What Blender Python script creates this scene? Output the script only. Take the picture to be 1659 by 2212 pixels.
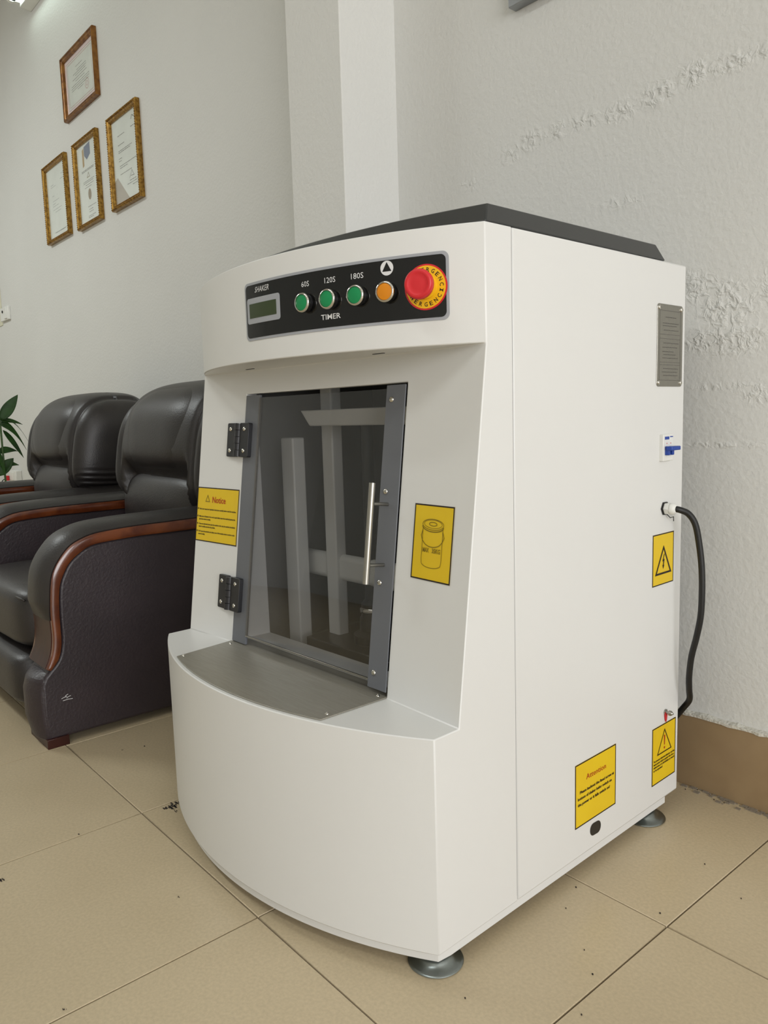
import bpy, bmesh, math, random
from mathutils import Vector, Matrix
import numpy as np
random.seed(4)
for o in list(bpy.data.objects): bpy.data.objects.remove(o)
SC = bpy.context.scene
COL = SC.collection
K = 0.8333            # the scene is laid out with 0.6-unit floor tiles; real tiles are 0.5 m

# ------------------------------------------------------------------ camera
CAMP = (1.9527, -0.76314, 1.05072); FPX = 1667.6; YAW, PITCH, ROLL = .8666, .124, -.03
def cam_axes():
    cy, sy, cp, sp = math.cos(YAW), math.sin(YAW), math.cos(PITCH), math.sin(PITCH)
    fw = Vector((-sy*cp, cy*cp, -sp)); r = Vector((cy, sy, 0)); u = r.cross(fw)
    cr, sr = math.cos(ROLL), math.sin(ROLL)
    return cr*r + sr*u, cr*u - sr*r, fw
cd = bpy.data.cameras.new('camera'); cam = bpy.data.objects.new('camera', cd); COL.objects.link(cam)
r_, u_, f_ = cam_axes()
mm = Matrix((r_, u_, -f_)).transposed().to_4x4(); mm.translation = Vector(CAMP)*K
cam.matrix_world = mm
cd.sensor_fit = 'HORIZONTAL'; cd.sensor_width = 36; cd.lens = 36*FPX/1659; cd.clip_start = .02; cd.clip_end = 100
SC.camera = cam
# ------------------------------------------------------------------ world, lights, exposure
w = bpy.data.worlds.new('world'); SC.world = w; w.use_nodes = True
bg = w.node_tree.nodes['Background']; bg.inputs[0].default_value = (.93, .96, 1, 1); bg.inputs[1].default_value = .5
def area(name, loc, aim, sx, sy, power, col):
    l = bpy.data.lights.new(name, 'AREA'); l.shape = 'RECTANGLE'; l.size = sx*K; l.size_y = sy*K
    l.energy = power; l.color = col
    o = bpy.data.objects.new(name, l); COL.objects.link(o); o.location = Vector(loc)*K
    o.rotation_euler = (Vector(aim)-Vector(loc)).to_track_quat('-Z', 'Y').to_euler(); return o
area('daylight', (7.7, -2.0, 2.1), (0, -.3, 1.0), 4.6, 3.2, 235, (.99, .99, 1))       # the open shop front
area('ceiling_tube_light', (-4.4, -1.7, 4.25), (-4.4, -1.7, 0), 2.4, .3, 70, (.95, 1, .99))
area('ceiling_tube_light', (1.2, -2.0, 4.25), (1.2, -2.0, 0), 2.4, .3, 20, (.96, 1, .99))
SC.view_settings.view_transform = 'Standard'; SC.view_settings.look = 'None'
SC.view_settings.exposure = 0.0; SC.view_settings.gamma = 1; SC.view_settings.use_curve_mapping = False

# ------------------------------------------------------------------ helpers
def lin(c):
    if isinstance(c, str): c = [int(c[i:i+2], 16)/255 for i in (0, 2, 4)]
    return tuple((x/12.92 if x <= .04045 else ((x+.055)/1.055)**2.4) for x in c) + (1,)
def mat(name, col, rough=.5, metal=0., var=None, vscale=8, bump=0, bscale=60, bdist=.002, spec=.5, coat=0, stretch=None, emit=None):
    m = bpy.data.materials.new(name); m.use_nodes = True; nt = m.node_tree; N = nt.nodes; L = nt.links
    b = N['Principled BSDF']; c = lin(col)
    b.inputs['Base Color'].default_value = c; b.inputs['Roughness'].default_value = rough
    b.inputs['Metallic'].default_value = metal; b.inputs['Specular IOR Level'].default_value = spec
    b.inputs['Coat Weight'].default_value = coat; b.inputs['Coat Roughness'].default_value = .15
    tc = N.new('ShaderNodeTexCoord'); mp = N.new('ShaderNodeMapping'); L.new(tc.outputs['Object'], mp.inputs[0])
    if stretch: mp.inputs['Scale'].default_value = stretch
    n = N.new('ShaderNodeTexNoise'); n.inputs['Scale'].default_value = vscale; n.inputs['Detail'].default_value = 5
    L.new(mp.outputs[0], n.inputs['Vector'])
    r = N.new('ShaderNodeValToRGB'); L.new(n.outputs[0], r.inputs[0])
    c2 = lin(var) if var else tuple(x*.93 for x in c[:3])+(1,)
    r.color_ramp.elements[0].position = .35; r.color_ramp.elements[0].color = c2
    r.color_ramp.elements[1].position = .65; r.color_ramp.elements[1].color = c
    L.new(r.outputs[0], b.inputs['Base Color'])
    if bump:
        n2 = N.new('ShaderNodeTexNoise'); n2.inputs['Scale'].default_value = bscale; n2.inputs['Detail'].default_value = 3
        L.new(mp.outputs[0], n2.inputs['Vector'])
        bp = N.new('ShaderNodeBump'); bp.inputs['Strength'].default_value = bump; bp.inputs['Distance'].default_value = bdist
        L.new(n2.outputs[0], bp.inputs['Height']); L.new(bp.outputs[0], b.inputs['Normal'])
    if emit:
        b.inputs['Emission Color'].default_value = lin(col); b.inputs['Emission Strength'].default_value = emit
    return m
def tube(bm, pts, rad, seg=12, cap=True):
    pts = [Vector(p) for p in pts]; rings = []; n = len(pts)
    rads = rad if hasattr(rad, '__len__') else [rad]*n
    t0 = (pts[1]-pts[0]).normalized(); nv = t0.orthogonal().normalized()
    for i, p in enumerate(pts):
        t = (pts[min(i+1, n-1)]-pts[max(i-1, 0)]).normalized()
        nv = (nv - t*nv.dot(t)).normalized(); bv = t.cross(nv)
        rings.append([bm.verts.new(p + rads[i]*(math.cos(a)*nv+math.sin(a)*bv)) for a in [2*math.pi*k/seg for k in range(seg)]])
    for a, b in zip(rings, rings[1:]):
        for k in range(seg): bm.faces.new((a[k], a[(k+1) % seg], b[(k+1) % seg], b[k]))
    if cap: bm.faces.new(rings[0][::-1]); bm.faces.new(rings[-1])
def box(bm, a, b, f=None):
    x0, y0, z0 = a; x1, y1, z1 = b; v = []
    for z in (z0, z1):
        for (x, y) in ((x0, y0), (x1, y0), (x1, y1), (x0, y1)):
            p = (x, y, z); v.append(bm.verts.new(f(*p) if f else p))
    for q in ((3, 2, 1, 0), (4, 5, 6, 7), (0, 1, 5, 4), (1, 2, 6, 5), (2, 3, 7, 6), (3, 0, 4, 7)): bm.faces.new([v[i] for i in q])
def lathe(bm, prof, seg=32, f=None):            # prof: (radius, height) list about local z, f maps (x,y,z)
    rings = []
    for r, z in prof:
        if r < 1e-6: p = (0, 0, z); rings.append([bm.verts.new(f(*p) if f else p)])
        else: rings.append([bm.verts.new((f or (lambda *q: q))(r*math.cos(2*math.pi*k/seg), r*math.sin(2*math.pi*k/seg), z)) for k in range(seg)])
    for a, b in zip(rings, rings[1:]):
        for k in range(seg):
            k2 = (k+1) % seg
            if len(a) == 1 and len(b) == 1: continue
            if len(a) == 1: bm.faces.new((a[0], b[k2], b[k]))
            elif len(b) == 1: bm.faces.new((a[k], a[k2], b[0]))
            else: bm.faces.new((a[k], a[k2], b[k2], b[k]))
def loft(bm, rings, closed=True, cap=True):
    R = [[bm.verts.new(p) for p in r] for r in rings]; n = len(R[0])
    for a, b in zip(R, R[1:]):
        for k in range(n if closed else n-1):
            k2 = (k+1) % n; bm.faces.new((a[k], a[k2], b[k2], b[k]))
    if cap and closed: bm.faces.new(R[0][::-1]); bm.faces.new(R[-1])
    return R
def sell(bm, c, s, e1=.5, e2=.5, nu=40, nv=24, f=None):   # puffy superellipsoid
    sp = lambda x, e: math.copysign(abs(x)**e, x)
    rows = []
    for i in range(nv+1):
        ph = -math.pi/2 + math.pi*i/nv; row = []
        for j in range(nu):
            th = 2*math.pi*j/nu
            p = Vector((sp(math.cos(ph), e1)*sp(math.cos(th), e2), sp(math.cos(ph), e1)*sp(math.sin(th), e2), sp(math.sin(ph), e1)))
            q = Vector((c[0]+s[0]*p.x, c[1]+s[1]*p.y, c[2]+s[2]*p.z))
            row.append(Vector(f(q, p)) if f else q)
        rows.append(row)
    R = [[bm.verts.new(rows[0][0])]] + [[bm.verts.new(p) for p in r] for r in rows[1:-1]] + [[bm.verts.new(rows[-1][0])]]
    for k in range(nu):
        k2 = (k+1) % nu
        bm.faces.new((R[0][0], R[1][k2], R[1][k])); bm.faces.new((R[-2][k], R[-2][k2], R[-1][0]))
        for a, b in zip(R[1:-1], R[2:-1]): bm.faces.new((a[k], a[k2], b[k2], b[k]))
def obj(name, bm, m, parent=None, smooth=None, bevel=0, seg=2, label=None, sub=0, fixn=True):
    if fixn: bmesh.ops.recalc_face_normals(bm, faces=bm.faces)
    me = bpy.data.meshes.new(name); bm.to_mesh(me); bm.free()
    for x in (m if isinstance(m, (list, tuple)) else [m]): me.materials.append(x)
    o = bpy.data.objects.new(name, me); COL.objects.link(o)
    if parent: o.parent = parent
    if bevel:
        b = o.modifiers.new('bevel', 'BEVEL'); b.width = bevel; b.segments = seg; b.limit_method = 'ANGLE'; b.angle_limit = .6
        smooth = smooth or 35
    if sub: s = o.modifiers.new('sub', 'SUBSURF'); s.levels = s.render_levels = sub; smooth = smooth or 180
    if smooth:
        for p in me.polygons: p.use_smooth = True
        if smooth < 180: me.set_sharp_from_angle(angle=math.radians(smooth))
    if label: o['label'] = label
    return o
def NB(): return bmesh.new()
def bxo(name, a, b, m, parent=None, bevel=0, label=None, f=None):
    bm = NB(); box(bm, a, b, f); return obj(name, bm, m, parent, bevel=bevel, label=label)
def thing(name, label, cat, loc=(0, 0, 0), rz=0, group=None):
    o = bpy.data.objects.new(name, None); COL.objects.link(o); o.location = loc; o.rotation_euler = (0, 0, rz)
    o['label'] = label; o['category'] = cat; o.empty_display_size = .1
    if group: o['group'] = group
    return o
def tag(o, label, cat, group=None):
    o['label'] = label; o['category'] = cat
    if group: o['group'] = group
    return o
def struct(o): o['kind'] = 'structure'; return o
def text_mesh(bm, s, x, y, h, w=None, mp=None, align='L', shear=0, bold=0):
    """flat lettering; (x,y) is the left/centre of the baseline, h cap height, w total width; mp(a,b)->3D"""
    cu = bpy.data.curves.new('t', 'FONT'); cu.body = s; cu.size = 1; cu.shear = shear; cu.resolution_u = 2; cu.offset = bold
    to = bpy.data.objects.new('t', cu); COL.objects.link(to)
    bpy.context.view_layer.update()
    me = bpy.data.meshes.new_from_object(to.evaluated_get(bpy.context.evaluated_depsgraph_get()))
    vs = [v.co.copy() for v in me.vertices]
    if vs:
        x0 = min(v.x for v in vs); x1 = max(v.x for v in vs); sy = h/.69; sx = (w/(x1-x0)) if w else sy*.8
        W = (x1-x0)*sx; ox = x - (W/2 if align == 'C' else 0)
        nv = [bm.verts.new(mp(ox+(v.x-x0)*sx, y+v.y*sy)) for v in vs]
        for p in me.polygons:
            try: bm.faces.new([nv[i] for i in p.vertices])
            except ValueError: pass
    bpy.data.objects.remove(to); bpy.data.curves.remove(cu); bpy.data.meshes.remove(me)
def flat_poly(bm, pts, mp): bm.faces.new([bm.verts.new(mp(*p)) for p in pts])
def stroke(bm, pts, wd, mp, closed=False):
    n = len(pts); P = [Vector(p) for p in pts]; L = []; R = []
    for i in range(n):
        a = P[(i-1) % n] if (closed or i > 0) else P[i]; b = P[(i+1) % n] if (closed or i < n-1) else P[i]
        t1 = (P[i]-a); t2 = (b-P[i]); t1 = t1.normalized() if t1.length else t2.normalized(); t2 = t2.normalized() if t2.length else t1
        n1 = Vector((-t1.y, t1.x)); n2 = Vector((-t2.y, t2.x)); m_ = (n1+n2)
        m_ = m_.normalized() if m_.length > 1e-6 else n1
        k = wd/2/max(.35, m_.dot(n1)); L.append(bm.verts.new(mp(*(P[i]+m_*k)))); R.append(bm.verts.new(mp(*(P[i]-m_*k))))
    for i in range(n if closed else n-1):
        j = (i+1) % n; bm.faces.new((L[i], L[j], R[j], R[i]))

# ------------------------------------------------------------------ materials
M = {}
M['powder'] = mat('white_powder_coat', (.85, .85, .84), .38, bump=.10, bscale=420, bdist=.0006, var=(.845, .845, .835), vscale=3)
M['lid'] = mat('dark_grey_coat', (.19, .195, .195), .33, bump=.12, bscale=500, bdist=.0005)
M['black_panel'] = mat('black_acrylic', (.045, .048, .05), .12)
M['panel_border'] = mat('grey_border', (.62, .63, .65), .4)
M['lcd'] = mat('lcd_green', (.20, .25, .13), .2)
M['chrome'] = mat('chrome', (.82, .81, .78), .14, 1)
M['steel'] = mat('brushed_steel', (.66, .65, .62), .34, 1, stretch=(3, 40, 3), vscale=20)
M['galv'] = mat('galvanised', (.58, .61, .61), .3, 1, vscale=30)
M['tray'] = mat('stainless_tray', (.60, .585, .545), .45, .45, stretch=(2, 30, 2), vscale=10, var=(.57, .555, .51))
M['door_grey'] = mat('door_strip_grey', (.40, .41, .43), .45)
M['hinge'] = mat('black_plastic', (.13, .13, .14), .45)
M['green'] = mat('green_cap', (.05, .52, .30), .35)
M['orange'] = mat('orange_cap', (.86, .53, .05), .35)
M['red'] = mat('red_knob', (.80, .14, .17), .38)
M['yellow'] = mat('yellow_disc', (.93, .72, .08), .4)
M['sticker'] = mat('sticker_yellow', (.87, .74, .10), .45, var=(.86, .72, .09))
M['print_black'] = mat('print_black', (.10, .04, .03), .5)
M['print_red'] = mat('print_red', (.68, .16, .06), .5)
M['print_olive'] = mat('print_olive', (.50, .42, .05), .5)
M['print_white'] = mat('print_white', (.86, .86, .86), .5)
M['print_grey'] = mat('print_grey', (.36, .35, .33), .5)
M['interior'] = mat('interior_grey', (.47, .47, .465), .6)
M['interior_black'] = mat('interior_black', (.11, .11, .115), .3)
M['white_plastic'] = mat('white_plastic', (.88, .88, .86), .4)
M['blue'] = mat('blue_plastic', (.10, .25, .60), .35)
M['rubber'] = mat('black_rubber', (.055, .055, .055), .5)
M['leather'] = mat('dark_leather', (.165, .152, .146), .43, var=(.135, .12, .12), vscale=5, bump=.35, bscale=160, bdist=.0015, spec=.55)
M['leather_side'] = mat('dark_leather_side', (.20, .165, .18), .42, var=(.17, .14, .155), vscale=5, bump=.5, bscale=110, bdist=.002)
M['mahogany'] = mat('mahogany', (.42, .215, .10), .2, var=(.30, .13, .06), vscale=6, stretch=(14, 2, 2), coat=.6)
M['dark_wood'] = mat('dark_mahogany', (.22, .09, .06), .4, var=(.17, .06, .04), stretch=(10, 2, 2), coat=.1, spec=.3)
M['gold'] = mat('gilt_wood', (.68, .53, .25), .30, .8, var=(.46, .33, .14), vscale=60)
M['brown_wood'] = mat('gilt_brown', (.56, .39, .18), .35, .5, var=(.42, .26, .11), vscale=30)
M['paper'] = mat('certificate_paper', (.93, .945, .925), .45)
M['paper_pink'] = mat('certificate_pink', (.96, .88, .89), .45)
M['leaf'] = mat('leaf', (.13, .27, .06), .5, var=(.08, .18, .04), vscale=12, spec=.3)
M['stem'] = mat('stem', (.20, .32, .10), .4)
M['pot'] = mat('ceramic_pot', (.80, .80, .78), .25)
M['grout'] = mat('grout', (.43, .38, .31), .8, bump=.3, bscale=120)
M['skirting'] = mat('brown_skirting_tile', (.60, .51, .385), .35, var=(.57, .48, .36), vscale=12)
M['paint_edge'] = mat('paint_edge', (.80, .79, .75), .8, bump=.8, bscale=90, bdist=.006)
M['dust'] = mat('dust', (.52, .48, .42), .9, bump=.5, bscale=150)
M['speck'] = mat('dirt', (.20, .17, .15), .8)
M['alu'] = mat('aluminium', (.62, .63, .64), .35, .9)

def glass():
    m = bpy.data.materials.new('smoked_acrylic'); m.use_nodes = True; nt = m.node_tree; N = nt.nodes; L = nt.links
    N.remove(N['Principled BSDF'])
    t = N.new('ShaderNodeBsdfTransparent'); t.inputs[0].default_value = (.80, .80, .805, 1)
    g = N.new('ShaderNodeBsdfGlossy'); g.inputs['Roughness'].default_value = .015; g.inputs[0].default_value = (.95, .95, .95, 1)
    fr = N.new('ShaderNodeFresnel'); ge = N.new('ShaderNodeNewGeometry'); fm = N.new('ShaderNodeMapRange'); fm.inputs[3].default_value = 1.49; fm.inputs[4].default_value = 1/1.49
    L.new(ge.outputs['Backfacing'], fm.inputs[0]); L.new(fm.outputs[0], fr.inputs[0])
    mx = N.new('ShaderNodeMixShader'); L.new(fr.outputs[0], mx.inputs[0]); L.new(t.outputs[0], mx.inputs[1]); L.new(g.outputs[0], mx.inputs[2])
    L.new(mx.outputs[0], N['Material Output'].inputs[0]); return m
M['glass'] = glass()
def clear():
    m = glass(); m.name = 'picture_glass'
    for n in m.node_tree.nodes:
        if n.type == 'BSDF_TRANSPARENT': n.inputs[0].default_value = (.985, .99, .985, 1)
    return m
M['clear'] = clear()

def wall_mat(name, col, lumps=None):
    """painted plaster: roller texture, and blistered patches around the given (x,z,r,strength) spots"""
    m = mat(name, col, .62, var=tuple(c*.985 for c in col), vscale=1.2, spec=.3)
    nt = m.node_tree; N = nt.nodes; L = nt.links; b = N['Principled BSDF']
    tc = N.new('ShaderNodeTexCoord')
    n1 = N.new('ShaderNodeTexNoise'); n1.inputs['Scale'].default_value = 75; n1.inputs['Detail'].default_value = 4; L.new(tc.outputs['Object'], n1.inputs['Vector'])
    h = n1.outputs[0]; bp = N.new('ShaderNodeBump'); bp.inputs['Strength'].default_value = .35; bp.inputs['Distance'].default_value = .004
    L.new(h, bp.inputs['Height']); last = bp
    if lumps:
        tot = None
        for (x, z, rx, rz, s) in lumps:
            mp = N.new('ShaderNodeMapping'); mp.vector_type = 'POINT'
            mp.inputs['Scale'].default_value = (1/rx, 0, 1/rz); mp.inputs['Location'].default_value = (-x/rx, 0, -z/rz)
            L.new(tc.outputs['Object'], mp.inputs[0])
            ln = N.new('ShaderNodeVectorMath'); ln.operation = 'LENGTH'; L.new(mp.outputs[0], ln.inputs[0])
            mr = N.new('ShaderNodeMapRange'); mr.interpolation_type = 'SMOOTHERSTEP'
            for i, v in ((1, 0.), (2, 1.), (3, s), (4, 0.)): mr.inputs[i].default_value = v
            L.new(ln.outputs['Value'], mr.inputs[0])
            if tot is None: tot = mr.outputs[0]
            else:
                a = N.new('ShaderNodeMath'); a.operation = 'MAXIMUM'; L.new(tot, a.inputs[0]); L.new(mr.outputs[0], a.inputs[1]); tot = a.outputs[0]
        n2 = N.new('ShaderNodeTexNoise'); n2.inputs['Scale'].default_value = 48; n2.inputs['Detail'].default_value = 3; n2.inputs['Distortion'].default_value = .6
        L.new(tc.outputs['Object'], n2.inputs['Vector'])
        rp = N.new('ShaderNodeMapRange'); rp.inputs[1].default_value = .38; rp.inputs[2].default_value = .72; rp.interpolation_type = 'SMOOTHSTEP'; L.new(n2.outputs[0], rp.inputs[0])
        ml = N.new('ShaderNodeMath'); ml.operation = 'MULTIPLY'; L.new(rp.outputs[0], ml.inputs[0]); L.new(tot, ml.inputs[1])
        b2 = N.new('ShaderNodeBump'); b2.inputs['Strength'].default_value = .5; b2.inputs['Distance'].default_value = .009
        L.new(ml.outputs[0], b2.inputs['Height']); L.new(bp.outputs[0], b2.inputs['Normal']); last = b2
    L.new(last.outputs[0], b.inputs['Normal']); return m
WALLC = (.84, .84, .825)
lumps = [(.30, 1.85, .07, .05, .6), (.38, 1.87, .07, .05, .8), (.48, 1.87, .09, .04, .8), (.58, 1.87, .09, .04, .7), (.69, 1.86, .09, .045, .9), (.80, 1.87, .08, .05, 1), (.90, 1.885, .07, .05, 1), (1.0, 1.88, .1, .04, .8), (1.1, 1.88, .1, .04, .6),
         (.92, 1.36, .10, .07, .8), (1.0, 1.30, .12, .10, 1), (1.02, 1.22, .15, .07, .8), (.94, 1.22, .09, .05, .8), (1.13, 1.33, .12, .1, .7), (1.09, 1.08, .08, .05, .6), (1.0, 1.10, .14, .02, .5), (1.0, .95, .2, .015, .4), (.70, 1.62, .12, .03, .35), (.12, 1.80, .06, .04, .5), (.05, 1.72, .05, .03, .4)]
M['wall'] = wall_mat('wall_paint', WALLC); M['wall_lumpy'] = wall_mat('wall_paint_blistered', WALLC, lumps)
M['wall_warm'] = M['wall']

def floor_mat():
    m = mat('beige_floor_tile', (.78, .715, .595), .34, var=(.75, .685, .565), vscale=2.2, spec=.45)
    nt = m.node_tree; N = nt.nodes; L = nt.links; b = N['Principled BSDF']
    tc = N.new('ShaderNodeTexCoord'); geo = N.new('ShaderNodeNewGeometry')
    n = N.new('ShaderNodeTexNoise'); n.inputs['Scale'].default_value = 170; n.inputs['Detail'].default_value = 3; L.new(geo.outputs['Position'], n.inputs['Vector'])
    r = N.new('ShaderNodeValToRGB'); r.color_ramp.elements[0].position = .3; r.color_ramp.elements[0].color = (.86, .86, .86, 1); r.color_ramp.elements[1].position = .7; L.new(n.outputs[0], r.inputs[0])
    mx = N.new('ShaderNodeMix'); mx.data_type = 'RGBA'; mx.blend_type = 'MULTIPLY'; mx.inputs[0].default_value = 1
    src = b.inputs['Base Color'].links[0].from_socket
    n0 = src.node.inputs[0].links[0].from_node; L.new(geo.outputs['Position'], n0.inputs['Vector'])
    L.new(src, mx.inputs[6]); L.new(r.outputs[0], mx.inputs[7]); L.new(mx.outputs[2], b.inputs['Base Color'])
    n3 = N.new('ShaderNodeTexNoise'); n3.inputs['Scale'].default_value = 5; n3.inputs['Detail'].default_value = 6; L.new(geo.outputs['Position'], n3.inputs['Vector'])
    mr = N.new('ShaderNodeMapRange'); mr.inputs[1].default_value = .3; mr.inputs[2].default_value = .7; mr.inputs[3].default_value = .27; mr.inputs[4].default_value = .45
    L.new(n3.outputs[0], mr.inputs[0]); L.new(mr.outputs[0], b.inputs['Roughness']); return m
M['tile'] = floor_mat()

# ================================================================== SETTING
X0w, X1w, Y0w, YW, ZC = -7.2, 7.8, -6.0, 1.204, 4.6
fl = struct(bxo('floor', (X0w, Y0w, -.1), (X1w, 1.5, -.004), M['grout']))
tm = None
for i in range(-12, 13):
    for j in range(-10, 2):
        if tm is None:
            bm = NB(); g = .0016; box(bm, (g, g, -.012), (.6-g, .6-g, 0)); t = obj('tile', bm, M['tile'], fl, bevel=.0012, seg=1); tm = t
        else:
            t = tm.copy(); COL.objects.link(t)
        t.location = (i*.6, j*.6, 0)
struct(bxo('wall_back', (X0w, YW, -.1), (-.4, YW+.2, ZC), M['wall']))
struct(bxo('wall_back', (-.4, YW, -.1), (X1w, YW+.2, ZC), M['wall_lumpy']))
struct(bxo('trim_1', (-.545, .956, -.004), (-.227, YW+.01, ZC), M['wall_warm'], bevel=.004))     # the pillar
struct(bxo('wall_left', (X0w-.2, Y0w, -.1), (X0w, YW+.2, ZC), M['wall']))
struct(bxo('wall_front', (X0w, Y0w-.2, -.1), (X1w, Y0w, ZC), M['wall']))
struct(bxo('ceiling', (X0w-.2, Y0w-.2, ZC), (X1w+.2, YW+.2, ZC+.2), M['wall']))
# right wall with the wide open shop front
struct(bxo('wall_right', (X1w, Y0w, 3.7), (X1w+.2, YW, ZC), M['wall']))
struct(bxo('wall_right', (X1w, .4, -.1), (X1w+.2, YW, 3.7), M['wall']))
# skirting behind the machine
bb = struct(bxo('baseboard_back', (-.2, 1.190, -.002), (X1w, YW+.001, .207), M['skirting'], bevel=.001))
bm = NB(); n = 160
rings = []
for i in range(n+1):
    x = -.2 + 3.2*i/n; a = .0045+.0035*random.random(); b_ = .004*random.random()
    rings.append([(x, 1.1885-b_*.6, .2065-b_), (x, 1.1885-b_, .2065+a), (x, 1.2045, .2095+a), (x, 1.2045, .205)])
loft(bm, rings); obj('paint_line', bm, M['paint_edge'], bb, label='rough line of wall paint along the top')
bb2 = struct(bxo('baseboard_back', (X0w, 1.190, -.002), (-.55, YW+.001, .207), M['skirting'], bevel=.001))
# dust and crumbs
bm = NB()
for i in range(230):
    x = random.uniform(.86, 1.9); y = 1.19-abs(random.gauss(0, .012)); s = random.uniform(.002, .008)
    box(bm, (x-s, y-s*.6, -.002), (x+s, y+s*.6, .0015+s*.25))
d = obj('dust', bm, M['dust']); tag(d, 'grey dust and plaster crumbs gathered along the brown skirting', 'dust'); d['kind'] = 'stuff'
bm = NB()
sp = [(1315, 671), (1513, 858), (1072, 938), (615, 797), (560, 911), (660, 1138), (705, 1270), (12, 1400), (1210, 264), (1275, 267), (1365, 320), (1420, 338), (645, 1490)]
def ray_floor(px, py, z=.001):
    d = f_ + r_*(px-829.5)/FPX - u_*(py-1106)/FPX; C = Vector(CAMP); return C + d*((z-C.z)/d.z)
for (a, b) in sp:
    p = ray_floor(1000+a*.3972, 1600+b*.3972); s = random.uniform(.0008, .0016)
    box(bm, (p.x-s, p.y-s*.7, -.001), (p.x+s, p.y+s*.7, .0025))
for (px, py, s) in [(5, 1900, .006), (1, 1902, .005), (379, 1738, .012), (372, 1742, .016), (362, 1746, .010), (385, 1734, .008), (382, 1752, .004), (376, 1748, .003), (170, 1802, .003), (264, 1620, .002), (313, 1611, .004), (138, 2180, .003), (386, 1937, .002)]:
    p = ray_floor(px, py); a = .6
    for k in range(5):
        ox, oy = random.gauss(0, s*.5), random.gauss(0, s*.5); q_ = s*random.uniform(.12, .35)
        box(bm, (p.x+ox-q_*1.8, p.y+oy-q_*.5, -.001), (p.x+ox+q_*1.8, p.y+oy+q_*.5, .0015))
d = obj('dirt_crumbs', bm, M['speck']); tag(d, 'small dark crumbs of dirt scattered over the beige tiles', 'dirt'); d['kind'] = 'stuff'

# ================================================================== MACHINE
TH = .0303
UW = 1.02; ZB, ZL, ZH, ZT, DD = .05, .4712, 1.177, 1.3903, .9085; SEAM = .232
mc = thing('paint_shaker', 'large white automatic paint shaker machine with curved front and smoked glass door', 'machine', (.9949, .1527, 0), TH)
def arc_v(u, front, chord):          # circular front: v at u
    s = chord-front; R = (.51**2+s*s)/(2*s); return front + R - math.sqrt(R*R-(u+.51)**2)
OL, OR = -.8165, -.2122
HB = lambda u: arc_v(u, .010, .158)
BB = lambda u: arc_v(u, -.141, 0)
NA = 40; US = [-UW*i/NA for i in range(NA+1)]
SL = .1303
def fv(u, z):
    v = .078+SL*(z-.471)
    if u > -.184: v -= .012*(u+.184)/.184
    elif u < -.836: v -= .012*(-.836-u)/.184
    return v
# --- front housing
bm = NB(); Fp = lambda pts: bm.faces.new([bm.verts.new(p) for p in pts])
for side in (0, -UW):
    pts = [(0, ZB), (0, ZL), (.066, ZL), (.158, ZH), (.158, ZT), (SEAM, ZT), (SEAM, ZB)]
    Fp([(side, v, z) for v, z in pts])
for a, b in zip(US, US[1:]):
    Fp([(a, BB(a), ZB), (b, BB(b), ZB), (b, BB(b), ZL), (a, BB(a), ZL)])
    Fp([(a, HB(a), ZH), (b, HB(b), ZH), (b, HB(b), ZT), (a, HB(a), ZT)])
Fp([(u, BB(u), ZL) for u in US] + [(-UW, .066, ZL), (-.836, .078, ZL), (OL, .078, ZL), (OL, .198, ZL), (OR, .198, ZL), (OR, .078, ZL), (-.184, .078, ZL), (0, .066, ZL)])
Fp([(u, BB(u), ZB) for u in US] + [(-UW, SEAM, ZB), (0, SEAM, ZB)])
Fp([(u, HB(u), ZH) for u in US] + [(-UW, .158, ZH), (-.836, .170, ZH), (-.184, .170, ZH), (0, .158, ZH)])
Fp([(u, HB(u), ZT) for u in US] + [(-UW, SEAM, ZT), (0, SEAM, ZT)])
def fp(u, z): return (u, fv(u, z), z)
ZD = 1.117
Fp([fp(0, ZL), fp(0, ZH), fp(-.184, ZH), fp(-.184, ZD), fp(-.184, ZL)]); Fp([fp(-.836, ZL), fp(-.836, ZD), fp(-.836, ZH), fp(-UW, ZH), fp(-UW, ZL)])
Fp([fp(-.184, ZL), fp(-.184, ZD), fp(OR, ZD), fp(OR, ZL)]); Fp([fp(OL, ZL), fp(OL, ZD), fp(-.836, ZD), fp(-.836, ZL)])
Fp([fp(-.184, ZD), fp(-.184, ZH), fp(-.836, ZH), fp(-.836, ZD), fp(OL, ZD), fp(OR, ZD)])
for u in (OR, OL): Fp([(u, fv(u, ZL), ZL), (u, fv(u, ZD), ZD), (u, fv(u, ZD)+.03, ZD), (u, fv(u, ZL)+.12, ZL)])
Fp([(OR, fv(OR, ZD), ZD), (OL, fv(OL, ZD), ZD), (OL, fv(OL, ZD)+.03, ZD), (OR, fv(OR, ZD)+.03, ZD)])
bmesh.ops.remove_doubles(bm, verts=bm.verts, dist=.0005)
obj('front_housing', bm, M['powder'], mc, bevel=.0022, label='curved white front housing with sloping door surround')
# --- rear cabinet (hollow, open towards the door)
bm = NB(); g = .003
box(bm, (-.02, SEAM+g, ZB), (0, DD, ZT)); box(bm, (-UW, SEAM+g, ZB), (-UW+.02, DD, ZT))
box(bm, (-UW+.02, SEAM+g, ZT-.02), (-.02, DD, ZT)); box(bm, (-UW+.02, DD-.02, ZB), (-.02, DD, ZT-.02)); box(bm, (-UW+.02, SEAM+g, ZB), (-.02, DD-.02, ZB+.02))
obj('rear_cabinet', bm, M['powder'], mc, bevel=.004)
bxo('seam_gap', (-UW+.004, SEAM-.002, ZB+.01), (-.0025, SEAM+.02, ZL-.08), M['interior_black'], mc)
bxo('seam_gap', (-.035, SEAM-.002, ZL-.08), (-.0025, SEAM+.02, ZT-.004), M['interior_black'], mc)
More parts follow.
